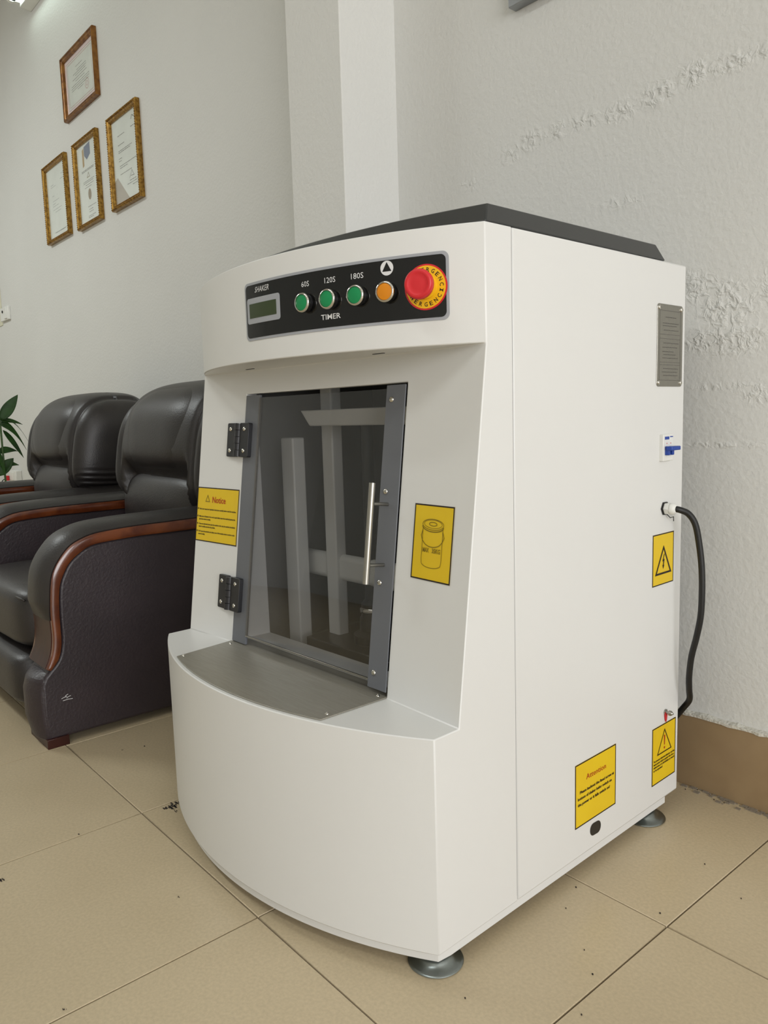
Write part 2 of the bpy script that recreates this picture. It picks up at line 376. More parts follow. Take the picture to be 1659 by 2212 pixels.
# --- interior
bm = NB(); A, B = (-.93, .20, .40), (-.10, .70, 1.16)
x0, y0, z0 = A; x1, y1, z1 = B
Fp([(x0, y0, z0), (x1, y0, z0), (x1, y1, z0), (x0, y1, z0)]); Fp([(x0, y0, z1), (x1, y0, z1), (x1, y1, z1), (x0, y1, z1)])
Fp([(x0, y1, z0), (x1, y1, z0), (x1, y1, z1), (x0, y1, z1)]); Fp([(x0, y0, z0), (x0, y1, z0), (x0, y1, z1), (x0, y0, z1)]); Fp([(x1, y0, z0), (x1, y1, z0), (x1, y1, z1), (x1, y0, z1)])
obj('interior_liner', bm, M['interior'], mc, fixn=False, label='dark grey inner chamber behind the glass')
def post(u0, u1, v0, v1, z0, z1): return bxo('inner_and_reflected_post', (u0, v0, z0), (u1, v1, z1), M['white_plastic'], mc, bevel=.004)
post(-.80, -.745, .25, .29, .40, 1.0)  # added post, models a white chair leg reflected in the door pane
post(-.685, -.640, .30, .335, .44, 1.16)
bm = NB(); box(bm, (-.86, .31, .62), (-.40, .34, .69)); obj('reflection_bar', bm, M['white_plastic'], mc, bevel=.015, seg=4)  # added bar, solid stand-in for the white chair's reflection; no machine part
bm = NB(); loft(bm, [[(-.655, .24, 1.03), (-.655, .45, 1.03), (-.23, .45, 1.03), (-.23, .24, 1.03)], [(-.685, .235, 1.07), (-.685, .47, 1.07), (-.20, .47, 1.07), (-.20, .235, 1.07)]])
obj('clamp_plate', bm, M['white_plastic'], mc, bevel=.003)
pl_ = bxo('platform', (-.70, .235, .435), (-.16, .62, .475), M['interior_black'], mc, bevel=.003)
bxo('platform_edge', (-.695, .238, .420), (-.165, .61, .4345), M['white_plastic'], mc)
bm = NB(); tube(bm, [(-.535, .33, .475), (-.535, .33, 1.04)], .016, 20); obj('threaded_rod', bm, M['interior_black'], mc, smooth=40)
bm = NB(); lathe(bm, [(0, 0), (.052, 0), (.052, .02), (.035, .03), (.035, .06), (.03, .07), (.03, .10), (.02, .11), (.02, .15), (0, .15)], 24, lambda x, y, z: (x-.535, y+.33, z+.475))
rc = obj('rod_collar', bm, M['interior_black'], mc, smooth=40)
bm = NB(); lathe(bm, [(.031, 0), (.034, .003), (.034, .012), (.031, .015)], 24, lambda x, y, z: (x-.535, y+.33, z+.55)); obj('ring', bm, M['chrome'], rc, smooth=60, label='shiny ring')
# --- base skirt, feet, brackets
bm = NB(); out = [(u*.976-.012, BB(u)+.010) for u in US]; out += [(-UW+.012, .80), (-.04, .875), (-.008, .86), (-.008, .04)]
bm.faces.new([bm.verts.new((a, b, .026)) for a, b in out]); ex = bmesh.ops.extrude_face_region(bm, geom=bm.faces[:])
for v in [e for e in ex['geom'] if isinstance(e, bmesh.types.BMVert)]: v.co.z = .0505
obj('base_skirt', bm, M['powder'], mc, bevel=.001)
for (u, v) in ((-.045, .036), (-.035, .80), (-UW+.045, .036), (-UW+.045, .80)):
    bm = NB(); f = lambda x, y, z, u=u, v=v: (x+u, y+v, z)
    lathe(bm, [(0, .0), (.052, .0), (.0545, .0025), (.053, .0045), (.049, .0055), (.038, .0085), (.034, .013), (.030, .0175), (.022, .021), (.009, .022), (.009, .05), (0, .05)], 48, f)
    obj('levelling_foot', bm, M['galv'], mc, smooth=50, label=None)
for (u, v) in ((-.014, .098), (-.014, .655)):
    bm = NB(); box(bm, (u-.02, v, .030), (u+.004, v+.028, .036)); box(bm, (u-.02, v+.026, .030), (u+.002, v+.034, .050)); obj('bracket', bm, M['powder'], mc, bevel=.0015)
# --- top cover
LV_ = lambda u: .160-.072*(1-((u+.51)/.51)**2)       # the cover's front edge is a flatter arc than the header's
bm = NB(); bot = [(u, LV_(u), ZT+.0005) for u in US] + [(-UW, .807, ZT+.0005), (0, .807, ZT+.0005)]
top = [((u+.51)*(1-.020/.51)-.51, LV_(u)+.030, ZT+.040) for u in US] + [(-UW+.020, .797, ZT+.040), (-.020, .797, ZT+.040)]
loft(bm, [bot, top]); obj('top_cover', bm, M['lid'], mc, bevel=.003, label='dark grey bevelled top cover')
for u, v in ((-.747, .132), (-.26, .128)):
    bm = NB(); box(bm, (u-.016, v-.003, ZH-.0012), (u+.016, v+.003, ZH+.001)); obj('slot', bm, M['interior_black'], mc)
# --- control panel on the curved header
_s = .148; HR = (.51**2+_s*_s)/(2*_s)
def hd(s, z, off=0.):
    a = s/HR; return Vector((-.51+(HR+off)*math.sin(a), .010+HR-(HR+off)*math.cos(a), z))
def rrect(s0, s1, z0, z1, r, n=6):
    pts = []
    for (cx, cy, a0) in ((s1-r, z0+r, -90), (s1-r, z1-r, 0), (s0+r, z1-r, 90), (s0+r, z0+r, 180)):
        for k in range(n+1): a = math.radians(a0+90*k/n); pts.append((cx+r*math.cos(a), cy+r*math.sin(a)))
    return pts
def curved_plate(name, s0, s1, z0, z1, r, off, m, parent, label=None, nn=24):
    """rounded plate bent to the header: columns of vertices clipped to the rounded outline"""
    ss = sorted(set([s0+(s1-s0)*i/nn for i in range(nn+1)] + [s0+r*(1-math.cos(math.radians(a))) for a in range(0, 91, 15)] + [s1-r*(1-math.cos(math.radians(a))) for a in range(0, 91, 15)]))
    bm = NB(); prev = None
    for s in ss:
        e = min(s-s0, s1-s); dz = 0 if e >= r else r-math.sqrt(max(0, r*r-(r-e)**2))
        cur = [bm.verts.new(hd(s, z0+dz, o_)) for o_ in (0.0002, off)] + [bm.verts.new(hd(s, z1-dz, o_)) for o_ in (off, 0.0002)]
        if prev:
            for k in range(4): bm.faces.new((prev[k], prev[(k+1) % 4], cur[(k+1) % 4], cur[k]))
        else: bm.faces.new(cur)
        prev = cur
    bm.faces.new(prev[::-1]); return obj(name, bm, m, parent, smooth=30, label=label)
cp = curved_plate('control_panel', -.0535, .4715, 1.2225, 1.3455, .012, .0012, M['panel_border'], mc, 'black control panel with grey border')
curved_plate('black_face', -.048, .466, 1.228, 1.340, .010, .0018, M['black_panel'], cp)
curved_plate('display_bezel', -.043, .077, 1.258, 1.312, .006, .0026, M['panel_border'], cp, 'grey display bezel')
curved_plate('display_screen', -.033, .0655, 1.2695, 1.300, .001, .0032, M['lcd'], cp, 'dull green display screen')
hm = lambda off: (lambda a, b: hd(a, b, off))
bm = NB()
def word(*a, **k):
    bm = NB(); text_mesh(bm, *a, **k); return obj('lettering', bm, M['print_white'], cp, label='white lettering reading '+a[0])
word('SHAKER', -.010, 1.3225, .0115, .052, hm(.0022), shear=.35)
word('60S', .155, 1.3135, .0105, .021, hm(.0022), 'C'); word('120S', .220, 1.3135, .0105, .027, hm(.0022), 'C'); word('180S', .285, 1.3135, .0105, .028, hm(.0022), 'C')
word('TIMER', .219, 1.2435, .0100, .049, hm(.0022), 'C', bold=.008)
bm = NB(); flat_poly(bm, [(.350+.0135*math.cos(a), 1.3255+.0135*math.sin(a)) for a in [2*math.pi*k/40 for k in range(40)]], hm(.0023)); ic = obj('icon_disc', bm, M['print_white'], cp, label='white disc with a black triangle')
bm = NB(); flat_poly(bm, [(.350-.0095, 1.3195), (.350+.0095, 1.3195), (.350, 1.3365)], hm(.0028)); obj('icon_triangle', bm, M['black_panel'], cp)
def header_frame(s, z):
    a = s/HR; n = Vector((math.sin(a), -math.cos(a), 0)); t = Vector((math.cos(a), math.sin(a), 0)); c = hd(s, z, 0)
    return lambda x, y, h: c + t*x + Vector((0, 0, y)) + n*h
for s, m_, lb in ((.155, 'green', 'green push button under 60S'), (.220, 'green', 'green push button under 120S'), (.286, 'green', 'green push button under 180S'), (.350, 'orange', 'orange push button under the triangle')):
    f = header_frame(s, 1.281); bm = NB()
    lathe(bm, [(.0185, .0016), (.0175, .010)], 36, f); b1 = obj('push_button', bm, M['interior_black'], mc, smooth=40, label=lb)
    bm = NB(); lathe(bm, [(.0175, .0085), (.0195, .010), (.0198, .0135), (.0185, .0162), (.0160, .0165), (.0155, .0145)], 40, f); obj('button_ring', bm, M['chrome'], b1, smooth=60, label='chrome ring')
    bm = NB(); lathe(bm, [(.0157, .012), (.0153, .0152), (.014, .0158), (0, .0158)], 36, f); obj('button_cap', bm, M[m_], b1, smooth=50, label=m_+' button cap')
f = header_frame(.4275, 1.2835); bm = NB()
lathe(bm, [(.0415, .0015), (.0415, .0026), (0, .0026)], 48, f); es = obj('emergency_stop', bm, M['red'], mc, smooth=30, label='red mushroom emergency stop on a yellow disc')
bm = NB(); lathe(bm, [(.0385, .0026), (.0385, .0031), (0, .0031)], 48, f); obj('yellow_disc', bm, M['yellow'], es)
bm = NB(); lathe(bm, [(.0225, .003), (.0215, .007), (.018, .0075), (.016, .030)], 36, f); obj('collar', bm, M['yellow'], es, smooth=40)
bm = NB(); lathe(bm, [(.016, .028), (.024, .030), (.0265, .034), (.0272, .042), (.0262, .0465), (.0235, .0488), (.019, .0482), (.0175, .0472), (.010, .0482), (0, .0485)], 48, f); obj('knob', bm, M['red'], es, smooth=60, label='red mushroom knob')
bm = NB()
def ring_text(bm, s, rad, a_mid, h, step, flip=False):
    for i, ch in enumerate(s):
        a = a_mid + (i-(len(s)-1)/2)*step*(1 if flip else -1)
        def mp(x, y, a=a):
            rr = rad + (-y if flip else y); aa = math.radians(a)
            tx = (-math.sin(aa), math.cos(aa)) if flip else (math.sin(aa), -math.cos(aa))
            return f(rr*math.cos(aa)+x*tx[0], rr*math.sin(aa)+x*tx[1], .0036)
        text_mesh(bm, ch, 0, 0 if not flip else 0, h, h*.8 if ch != 'I' else h*.2, mp, 'C', bold=.01)
ring_text(bm, 'EMERGENCY', .0275, 90-28, .0075, 19); ring_text(bm, 'EMERGENCY', .0350, 270, .0075, 19, True)
obj('lettering', bm, M['print_black'], es, label='dark lettering EMERGENCY around the disc')
# --- steel tray
bm = NB(); uu = [-.219-(.802-.219)*i/24 for i in range(25)]
o1 = [(u, BB(u)+.009) for u in uu] + [(-.820, .078), (-.812, .120), (-.216, .120), (-.213, .078)]
loft(bm, [[(a, b, ZL+.0003) for a, b in o1], [(a, b, ZL+.003) for a, b in o1]])
tr = obj('steel_tray', bm, M['tray'], mc, bevel=.0006, seg=1, label='brushed steel tray plate on the ledge')
def screw(u, v, z, n, parent, r=.0055):
    n = Vector(n).normalized(); t = n.orthogonal().normalized(); b = n.cross(t); c = Vector((u, v, z)); bm = NB()
    lathe(bm, [(r, 0), (r*.98, r*.25), (r*.75, r*.5), (r*.35, r*.62), (r*.3, r*.4), (0, r*.4)], 20, lambda x, y, h: c+t*x+b*y+n*h)
    return obj('screw', bm, M['chrome'], parent, smooth=50)
for u, v in ((-.792, -.075), (-.232, -.062), (-.795, .060), (-.232, .072)): screw(u, v, ZL+.003, (0, 0, 1), tr, .0042)
# --- door
nd = Vector((0, -1, SL)).normalized()
def dp(u, z, off=0.): return Vector((u, .078+SL*(z-.471), z)) + nd*off
def dslab(name, u0, u1, z0, z1, o0, o1, m, parent, bevel=.001, label=None):
    bm = NB(); loft(bm, [[dp(u0, z0, o), dp(u1, z0, o), dp(u1, z1, o), dp(u0, z1, o)] for o in (o0, o1)]); return obj(name, bm, m, parent, bevel=bevel, label=label)
door = thing('door', 'x', 'x'); del door['label'], door['category']; door.parent = mc; door['label'] = 'smoked glass door with grey edge strips'
dslab('hinge_strip', -.815, -.752, .476, 1.113, -.006, .001, M['door_grey'], door, label='grey painted hinge-side strip')
dslab('latch_strip', -.270, -.213, .484, 1.113, .001, .004, M['door_grey'], door, label='grey painted handle-side strip')
gl = dslab('glass_pane', -.750, -.217, .500, 1.106, -.003, .0005, M['glass'], door, bevel=0, label='smoked transparent door pane')
dslab('glass_edge', -.752, -.7485, .500, 1.106, -.004, .002, M['print_grey'], door, bevel=0)
dslab('bottom_rail', -.752, -.272, .4965, .5005, -.004, .002, M['steel'], door, bevel=.0005, label='thin bright bottom rail')
for z in (1.083, .894, .705, .517): screw(*dp(-.252, z, .004), nd, door, .0062)
bm = NB(); tube(bm, [dp(-.2435, .705, .050), dp(-.2435, .910, .050)], .0068, 24)
hn = obj('handle', bm, M['steel'], door, smooth=40, label='brushed steel bar handle')
bm = NB()
for z in (.868, .743):
    bm = NB(); tube(bm, [dp(-.2435, z, .0042), dp(-.2435, z, .046)], .0038, 16); obj('handle_post', bm, M['steel'], hn, smooth=40)
bm = NB(); box(bm, (-.81, .19, .402), (-.215, .20, .47)); obj('chamber_sill', bm, M['interior'], mc)
# hinges
for zc in (.998, .598):
    bm = NB(); W_, H_ = .052, .088
    loft(bm, [[dp(a, b, o) for a, b in rrect(-.882, -.838, zc-H_/2, zc+H_/2, .004, 3)] for o in (.004 if 0 else .001, .011)])
    loft(bm, [[dp(a, b, o) for a, b in rrect(-.819, -.777, zc-H_/2, zc+H_/2, .004, 3)] for o in (.001, .013)])
    h = obj('hinge', bm, M['hinge'], mc, bevel=.001, label='black plastic hinge')
    bm = NB(); 
    for i in range(5):
        z0 = zc-H_/2+.001+i*(H_-.002)/5; z1 = z0+(H_-.002)/5-.0012; rr = .0115 if i % 2 == 0 else .0105
        tube(bm, [dp(-.829, z0, .009), dp(-.829, z1, .009)], rr, 18)
    obj('knuckle', bm, M['hinge'], h, smooth=40)
    for u in (-.866, -.797):
        for dz in (-.028, .028): screw(*dp(u, zc+dz, .0105 if u < -.83 else .0128), nd, h, .0058)
# --- stickers
def sticker(name, u0, u1, z0, z1, mapf, label, border=.0027):
    bm = NB(); nn = 12
    for i in range(nn):
        a = u0+(u1-u0)*i/nn; b = u0+(u1-u0)*(i+1)/nn
        bm.faces.new([bm.verts.new(mapf(*q, .0004)) for q in ((a, z0), (b, z0), (b, z1), (a, z1))])
        for q0, q1 in (((a, z0), (b, z0)), ((b, z1), (a, z1))): bm.faces.new([bm.verts.new(mapf(*q)) for q in ((*q0, .0004), (*q1, .0004), (*q1, 0), (*q0, 0))])
    bmesh.ops.remove_doubles(bm, verts=bm.verts, dist=.00005)
    st = obj(name, bm, M['sticker'], mc, label=label, fixn=False)
    bm = NB(); m2 = lambda a, b: mapf(a, b, .0008); t = border
    for i in range(nn):
        a = u0+(u1-u0)*i/nn; b = u0+(u1-u0)*(i+1)/nn
        flat_poly(bm, [(a, z0), (b, z0), (b, z0+t), (a, z0+t)], m2); flat_poly(bm, [(a, z1-t), (b, z1-t), (b, z1), (a, z1)], m2)
    flat_poly(bm, [(u0, z0+t), (u0+t, z0+t), (u0+t, z1-t), (u0, z1-t)], m2); flat_poly(bm, [(u1-t, z0+t), (u1, z0+t), (u1, z1-t), (u1-t, z1-t)], m2)
    obj('border', bm, M['print_black'], st, fixn=False); return st
def mfront(u, z, o=0.): return Vector((u, fv(u, z), z)) + nd*(o+.0006)
def mside(v, z, o=0.): return Vector((o+.0003, v, z))
# notice
st = sticker('notice_sticker', -1.018, -.8215, .7205, .869, mfront, 'yellow notice sticker with small print, left of the door')
F = lambda a, b: mfront(a, b, .0012)
bm = NB(); text_mesh(bm, 'Notice', -.944, .8285, .0165, .062, F, bold=.012); obj('lettering', bm, M['print_red'], st, label='red word Notice')
bm = NB(); stroke(bm, [(-.976, .8305), (-.958, .8305), (-.967, .8475)], .002, F, True); obj('warning_triangle', bm, M['print_olive'], st)
bm = NB(); x = -1.004
lines = [(.8075, 'Read user manual and operation instruction carefully before used the machine.', .172), (.7870, 'Make sure of fastening the good in paint before start the machine/operate the', .170), (.7795, 'paint drum mixed not stable.', .056),
         (.7665, 'If there are abnormal noise under the machine works, stop the machine immediately', .172), (.7590, 'check it carefully and solve the problem.', .080), (.7460, "Don't open the protective and safety cover of the machine when it works in order", .172), (.7385, 'ensure its safety.', .032)]
for (z, s, wd) in lines: text_mesh(bm, s, x, z, .0042, wd, F, bold=.03)
for z in (.8075, .7870, .7665, .7460): flat_poly(bm, [(x-.0085, z), (x-.0050, z), (x-.0050, z+.0045), (x-.0085, z+.0045)], F)
obj('fine_print', bm, M['print_black'], st)
# bucket
st = sticker('weight_sticker', -.1635, -.0505, .7285, .876, mfront, 'yellow sticker with a drawn bucket reading MAX 35KG')
bm = NB(); cx = -.107
def ell(cx, cz, a, b, t0=0, t1=360, n=36): return [(cx+a*math.cos(math.radians(t0+(t1-t0)*k/n)), cz+b*math.sin(math.radians(t0+(t1-t0)*k/n))) for k in range(n+(0 if t1-t0 == 360 else 1))]
stroke(bm, ell(cx, .838, .0300, .0105), .0012, F, True); stroke(bm, ell(cx, .839, .0255, .0080), .0009, F, True); stroke(bm, ell(cx, .839, .0110, .0035), .0014, F, True)
stroke(bm, ell(cx, .8345, .0300, .0105, 180, 360), .0020, F)
stroke(bm, [(cx-.0285, .832), (cx-.0285, .770)] + ell(cx, .7625, .0275, .0085, 180, 360)+[(cx+.0285, .770), (cx+.0285, .832)], .0012, F)
stroke(bm, [(cx-.0285, .826), (cx-.0325, .815), (cx-.0285, .806)] + ell(cx, .808, .0270, .0135, 200, 340)+[(cx+.0285, .806), (cx+.0330, .815), (cx+.0285, .826)], .0016, F)
obj('bucket_drawing', bm, M['print_olive'], st, label='olive line drawing of a lidded bucket')
bm = NB(); text_mesh(bm, 'MAX', cx-.0255, .7835, .0085, .0175, F, bold=.02); text_mesh(bm, '35KG', cx+.001, .7835, .0085, .0235, F, bold=.02)
obj('lettering', bm, M['print_olive'], st, label='lettering MAX 35KG')
S = lambda a, b: mside(a, b, .0012)
# attention
st = sticker('attention_sticker', .439, .605, .123, .272, mside, 'yellow Attention sticker low on the side panel')
bm = NB(); text_mesh(bm, 'Attention', .522, .2265, .0125, .080, S, 'C'); obj('lettering', bm, M['print_red'], st, label='thin red word Attention')
bm = NB(); text_mesh(bm, 'Please backout the fixed screw at', .457, .2005, .0062, .140, S, bold=.03); text_mesh(bm, 'bottom of shaker befor switch on', .449, .1865, .0062, .138, S, bold=.03); text_mesh(bm, 'the power or it falls switch on!', .449, .1725, .0062, .130, S, bold=.03)
obj('fine_print', bm, M['print_black'], st)
# warning
st = sticker('warning_sticker', .7745, .893, .1025, .253, mside, 'yellow exclamation mark warning sticker near the rear bottom edge')
bm = NB(); stroke(bm, [(.801, .178), (.870, .178), (.8355, .237)], .0026, S, True); tri = obj('warning_triangle', bm, M['print_black'], st)
bm = NB(); flat_poly(bm, [(.8325, .222), (.8340, .196), (.8370, .196), (.8385, .222)], S); flat_poly(bm, ell(.8355, .1885, .0030, .0030, 0, 360, 14), S); obj('exclamation_mark', bm, M['print_red'], st)
bm = NB()
for z, s, wd in ((.1625, 'To prevent electrical damage, cut the', .106), (.1545, 'main power before opening the door,', .104), (.1465, 'otherwise it is forbidden to touch', .106), (.1385, 'or be operated', .045)): text_mesh(bm, s, .7815, z, .0050, wd, S, bold=.03)
obj('fine_print', bm, M['print_black'], st)
# lightning
st = sticker('voltage_sticker', .764, .8665, .617, .745, mside, 'yellow high voltage sticker with a lightning triangle')
bm = NB(); stroke(bm, [(.7800, .6455), (.8520, .6455), (.8160, .7100)], .0048, S, True); obj('warning_triangle', bm, M['print_black'], st)
bm = NB(); flat_poly(bm, [(.8185, .693), (.8105, .6745), (.8155, .6765), (.8140, .6655), (.8110, .6665), (.8150, .6555), (.8200, .6660), (.8170, .6655), (.8215, .6810), (.8160, .6790), (.8215, .693)], S); obj('lightning_bolt', bm, M['print_black'], st)
# name plate
bm = NB(); loft(bm, [[(o, a, b) for a, b in rrect(.770, .892, 1.100, 1.292, .008, 4)] for o in (.0003, .0018)])
npl = obj('name_plate', bm, M['steel'], mc, bevel=.0004, seg=1, label='brushed metal rating plate with four rivets')
for v in (.778, .884):
    for z in (1.109, 1.283): screw(.0018, v, z, (1, 0, 0), npl, .0055)
bm = NB(); Q = lambda a, b: Vector((.0023, a, b))
stroke(bm, [(.781, 1.115), (.881, 1.115), (.881, 1.277), (.781, 1.277)], .0009, Q, True)
for z in (1.222, 1.212, 1.157, 1.151): stroke(bm, [(.783, z), (.879, z)], .0009, Q)
random.seed(8)
for z, a, b in ((1.262, .808, .858), (1.248, .795, .872), (1.242, .795, .860), (1.232, .800, .870), (1.202, .800, .872), (1.192, .795, .865), (1.182, .795, .850), (1.175, .800, .860), (1.167, .795, .870), (1.142, .800, .872), (1.134, .795, .866), (1.126, .800, .870)):
    xx = a
    while xx < b: l = random.uniform(.003, .009); stroke(bm, [(xx, z), (min(b, xx+l), z)], .0016, Q); xx += l+.0018
obj('engraving', bm, M['print_grey'], npl, label='faint engraved lines of text')
# circuit breaker
bk = bxo('circuit_breaker', (-.004, .790, .9225), (.010, .838, .9865), M['white_plastic'], mc, bevel=.0015, label='white circuit breaker with blue double lever')
bxo('blue_mark', (.0100, .797, .974), (.0104, .818, .981), M['blue'], bk, label='small blue printed mark'); bxo('blue_mark', (.0100, .822, .979), (.0104, .836, .9815), M['blue'], bk)
bm = NB()
for v in (.803, .822): box(bm, (.008, v-.0045, .9365), (.020, v+.0045, .958))
box(bm, (.014, .795, .948), (.030, .838, .958)); obj('lever', bm, M['blue'], bk, bevel=.002, label='blue lever')
bxo('red_mark', (.0100, .806, .9635), (.0104, .8085, .966), M['red'], bk); bxo('red_mark', (.0100, .8245, .9635), (.0104, .827, .966), M['red'], bk)
# cable gland
GV, GZ = .818, .806
bm = NB(); R6 = lambda r, x: [(x, GV+r*math.cos(math.pi/3*k), GZ+r*math.sin(math.pi/3*k)) for k in range(6)]
loft(bm, [R6(.0175, .0003), R6(.0175, .004)]); gd = obj('cable_gland', bm, M['rubber'], mc, label='white plastic cable gland with black washer')
bm = NB(); loft(bm, [R6(.015, .004), R6(.015, .016)]); obj('gland_nut', bm, M['white_plastic'], gd, bevel=.001)
bm = NB(); lathe(bm, [(.0125, .016), (.0140, .018), (.0140, .022), (.0125, .027), (.0085, .031), (0, .031)], 24, lambda x, y, z: (z, GV+x, GZ+y)); obj('gland_dome', bm, M['white_plastic'], gd, smooth=50)
bm = NB(); tube(bm, [(.004, GV+.004, GZ-.014), (.010, GV+.012, GZ-.024), (.014, GV+.020, GZ-.022), (.014, GV+.021, GZ-.033)], .0012, 6); obj('cable_tie', bm, M['rubber'], gd)
# earth terminal
bm = NB(); lathe(bm, [(0, .0), (.0075, .0), (.0075, .003), (.0040, .0035), (.0040, .010), (.0065, .011), (.0065, .016), (.0035, .020), (0, .024)], 16, lambda x, y, z: (z, .838+x, .282+y))
et = obj('earth_terminal', bm, M['steel'], mc, smooth=40, label='earthing bolt with red lug')
bm = NB(); loft(bm, [[(x, .831, .283), (x, .846, .283), (x, .841, .262), (x, .838, .256), (x, .835, .262)] for x in (.001, .004)]); obj('lug', bm, M['red'], et, label='red lug')
bm = NB(); flat_poly(bm, rrect(.499, .543, .080, .110, .014, 6), lambda a, b: Vector((.0006, a, b+(a-.521)*-.05))); obj('dark_slot', bm, M['interior_black'], mc, label='oval dark slot low on the side')
# power cable (machine space -> world)
MW = Matrix.Translation((.9949, .1527, 0)) @ Matrix.Rotation(TH, 4, 'Z')
cpts = [(.024, GV, GZ), (.036, GV+.006, GZ-.002), (.050, GV+.024, GZ-.013), (.062, GV+.036, GZ-.040), (.070, GV+.042, .715), (.076, .862, .66), (.078, .862, .60), (.075, .864, .54), (.064, .868, .485), (.050, .872, .43), (.041, .880, .375), (.036, .892, .335), (.026, .915, .300), (-.004, .945, .262), (-.05, .955, .20), (-.12, .960, .12), (-.20, .965, .03), (-.26, .965, .0105), (-.5, .965, .0105)]
def cr(P, n=6):
    P = [Vector(p) for p in P]; out = []
    for i in range(len(P)-1):
        p0, p1, p2, p3 = P[max(i-1, 0)], P[i], P[i+1], P[min(i+2, len(P)-1)]
        for k in range(n):
            t = k/n; out.append(.5*((2*p1)+(p2-p0)*t+(2*p0-5*p1+4*p2-p3)*t*t+(3*p1-p0-3*p2+p3)*t**3))
    return out+[P[-1]]
bm = NB(); tube(bm, cr(cpts), .0078, 14)
obj('power_cable', bm, M['rubber'], mc, smooth=60, label='thick black power cable hanging in a curve')

# ================================================================== ARMCHAIRS
Lp = [(-.04, .268), (-.021, .314), (-.013, .367), (-.014, .444), (-.010, .504), (-.002, .563), (.013, .599), (.037, .633), (.064, .66), (.099, .678), (.146, .691), (.216, .697), (.298, .7), (.399, .701), (.497, .702), (.90, .703)]
Rp = [(-.026, .262), (-.001, .294), (.012, .346), (.013, .415), (.015, .484), (.022, .537), (.038, .575), (.059, .607), (.091, .633), (.127, .652), (.182, .66), (.295, .665), (.397, .665), (.495, .665), (.6, .665), (.90, .665)]
def c2(P, n=4): return [(v.x, v.y) for v in cr([(a, b, 0) for a, b in P], n)]
def offs(P, d):
    out = []
    for i, p in enumerate(P):
        a = Vector(P[max(i-1, 0)]); b = Vector(P[min(i+1, len(P)-1)]); t = (b-a).normalized(); out.append((p[0]-t.y*d, p[1]+t.x*d))
    return out
def armchair(label, x0):
    """x0: world x of the outer face of the right arm; chair is 1.1 wide, faces -y"""
    ch = thing('armchair', label, 'armchair', (x0-.55, 0, 0), 0, 'dark leather armchairs along the wall')
    X = .55
    for sgn in (1, -1):
        q = lambda x, y, z: (sgn*(X-x), y, z)      # x: distance inwards from the outer face
        Rc = c2(Rp); prof = [(-.050, .026), (-.058, .120), (-.057, .215), (-.045, .240), (-.030, .255)] + [(a+.004, b) for a, b in Rc[2:]] + [(.90, .026)]
        bm = NB()
        loft(bm, [[q(.0145, a, b) for a, b in prof], [q(.1855, a, b) for a, b in prof]])
        ar = obj('arm', bm, M['leather_side'], ch, bevel=.010, seg=3)
        # front block
        bm = NB(); rr = []
        for i in range(13):
            t = i/12; x = .0165+.167*t; bul = .030*math.sin(math.pi*min(1, max(0, (t-.02)/.96)))**.7
            rr.append([q(x, .06, .026), q(x, -.052-bul*.6, .026), q(x, -.058-bul, .10), q(x, -.058-bul, .19), q(x, -.052-bul*.8, .228), q(x, -.030-bul*.5, .250), q(x, .06, .262)])
        loft(bm, rr); obj('arm_base', bm, M['leather_side'], ar, bevel=.006, seg=2)
        Lc = c2(Lp)
        # wood trims on both faces
        for xa, xb in ((.0, .020), (.180, .200)):
            bm = NB(); rings = []
            for (a, b) in zip(Lc, Rc): 
                mx_ = ((a[0]+b[0])/2, (a[1]+b[1])/2)
                if xa < .1: rings.append([q(xb, *a), q(xa+.004, *a), q(xa, a[0]*.8+b[0]*.2, a[1]*.8+b[1]*.2), q(xa, a[0]*.2+b[0]*.8, a[1]*.2+b[1]*.8), q(xa+.004, *b), q(xb, *b)])
                else: rings.append([q(xa, *a), q(xb-.004, *a), q(xb, a[0]*.8+b[0]*.2, a[1]*.8+b[1]*.2), q(xb, a[0]*.2+b[0]*.8, a[1]*.2+b[1]*.8), q(xb-.004, *b), q(xa, *b)])
            loft(bm, rings); obj('wood_trim', bm, M['mahogany'], ar, smooth=50, label='glossy red-brown wooden trim')
        # dark wood front between the trims
        bm = NB(); Lf = [p for p in Lc if p[1] < .50 and p[0] < .2]
        loft(bm, [[q(x, a-.002, b) for a, b in Lf] + [q(x, a+.02, b) for a, b in Lf[::-1]] for x in (.018, .182)])
        obj('wood_front', bm, M['dark_wood'], ar, smooth=50, label='dark wooden front panel')
        # leather pad over the top and front
        i0 = next(i for i, p in enumerate(Lc) if p[1] > .42); Lt = Lc[i0:]; O = offs(Lt, 1); rings = []
        for i, p in enumerate(Lt):
            n = (O[i][0]-p[0], O[i][1]-p[1]); k = min(1, i/3); ring = []
            for j in range(15):
                t = j/14; x = .006+.188*t; c = (.008+.020*k)*(1-abs(2*t-1)**3)+.004
                if p[0] > .55: c *= 1
                ring.append(q(x, p[0]+n[0]*c, p[1]+n[1]*c))
            ring += [q(.186, p[0]-n[0]*.012, p[1]-n[1]*.012), q(.014, p[0]-n[0]*.012, p[1]-n[1]*.012)]
            rings.append(ring)
        bm = NB(); loft(bm, rings); obj('arm_pad', bm, M['leather'], ar, smooth=50)
        for y0_ in (-.056, .80):
            bxo('foot', q(.008, y0_, 0) if sgn < 0 else q(.190, y0_, 0), q(.190, y0_+.07, .032) if sgn < 0 else q(.008, y0_+.07, .032), M['dark_wood'], ch, bevel=.002)
    # seat, apron
    def bulge(q_, p): q_ = q_.copy(); return q_
    bm = NB(); sell(bm, (0, .29, .385), (.352, .335, .115), .35, .22, 64, 24, lambda a, p: (a.x, a.y - .02*(1-p.x**2)*(1 if p.y < 0 else 0), a.z+.014*(1-p.x**2)*(1-p.y**2)*(1 if p.z > 0 else 0)))
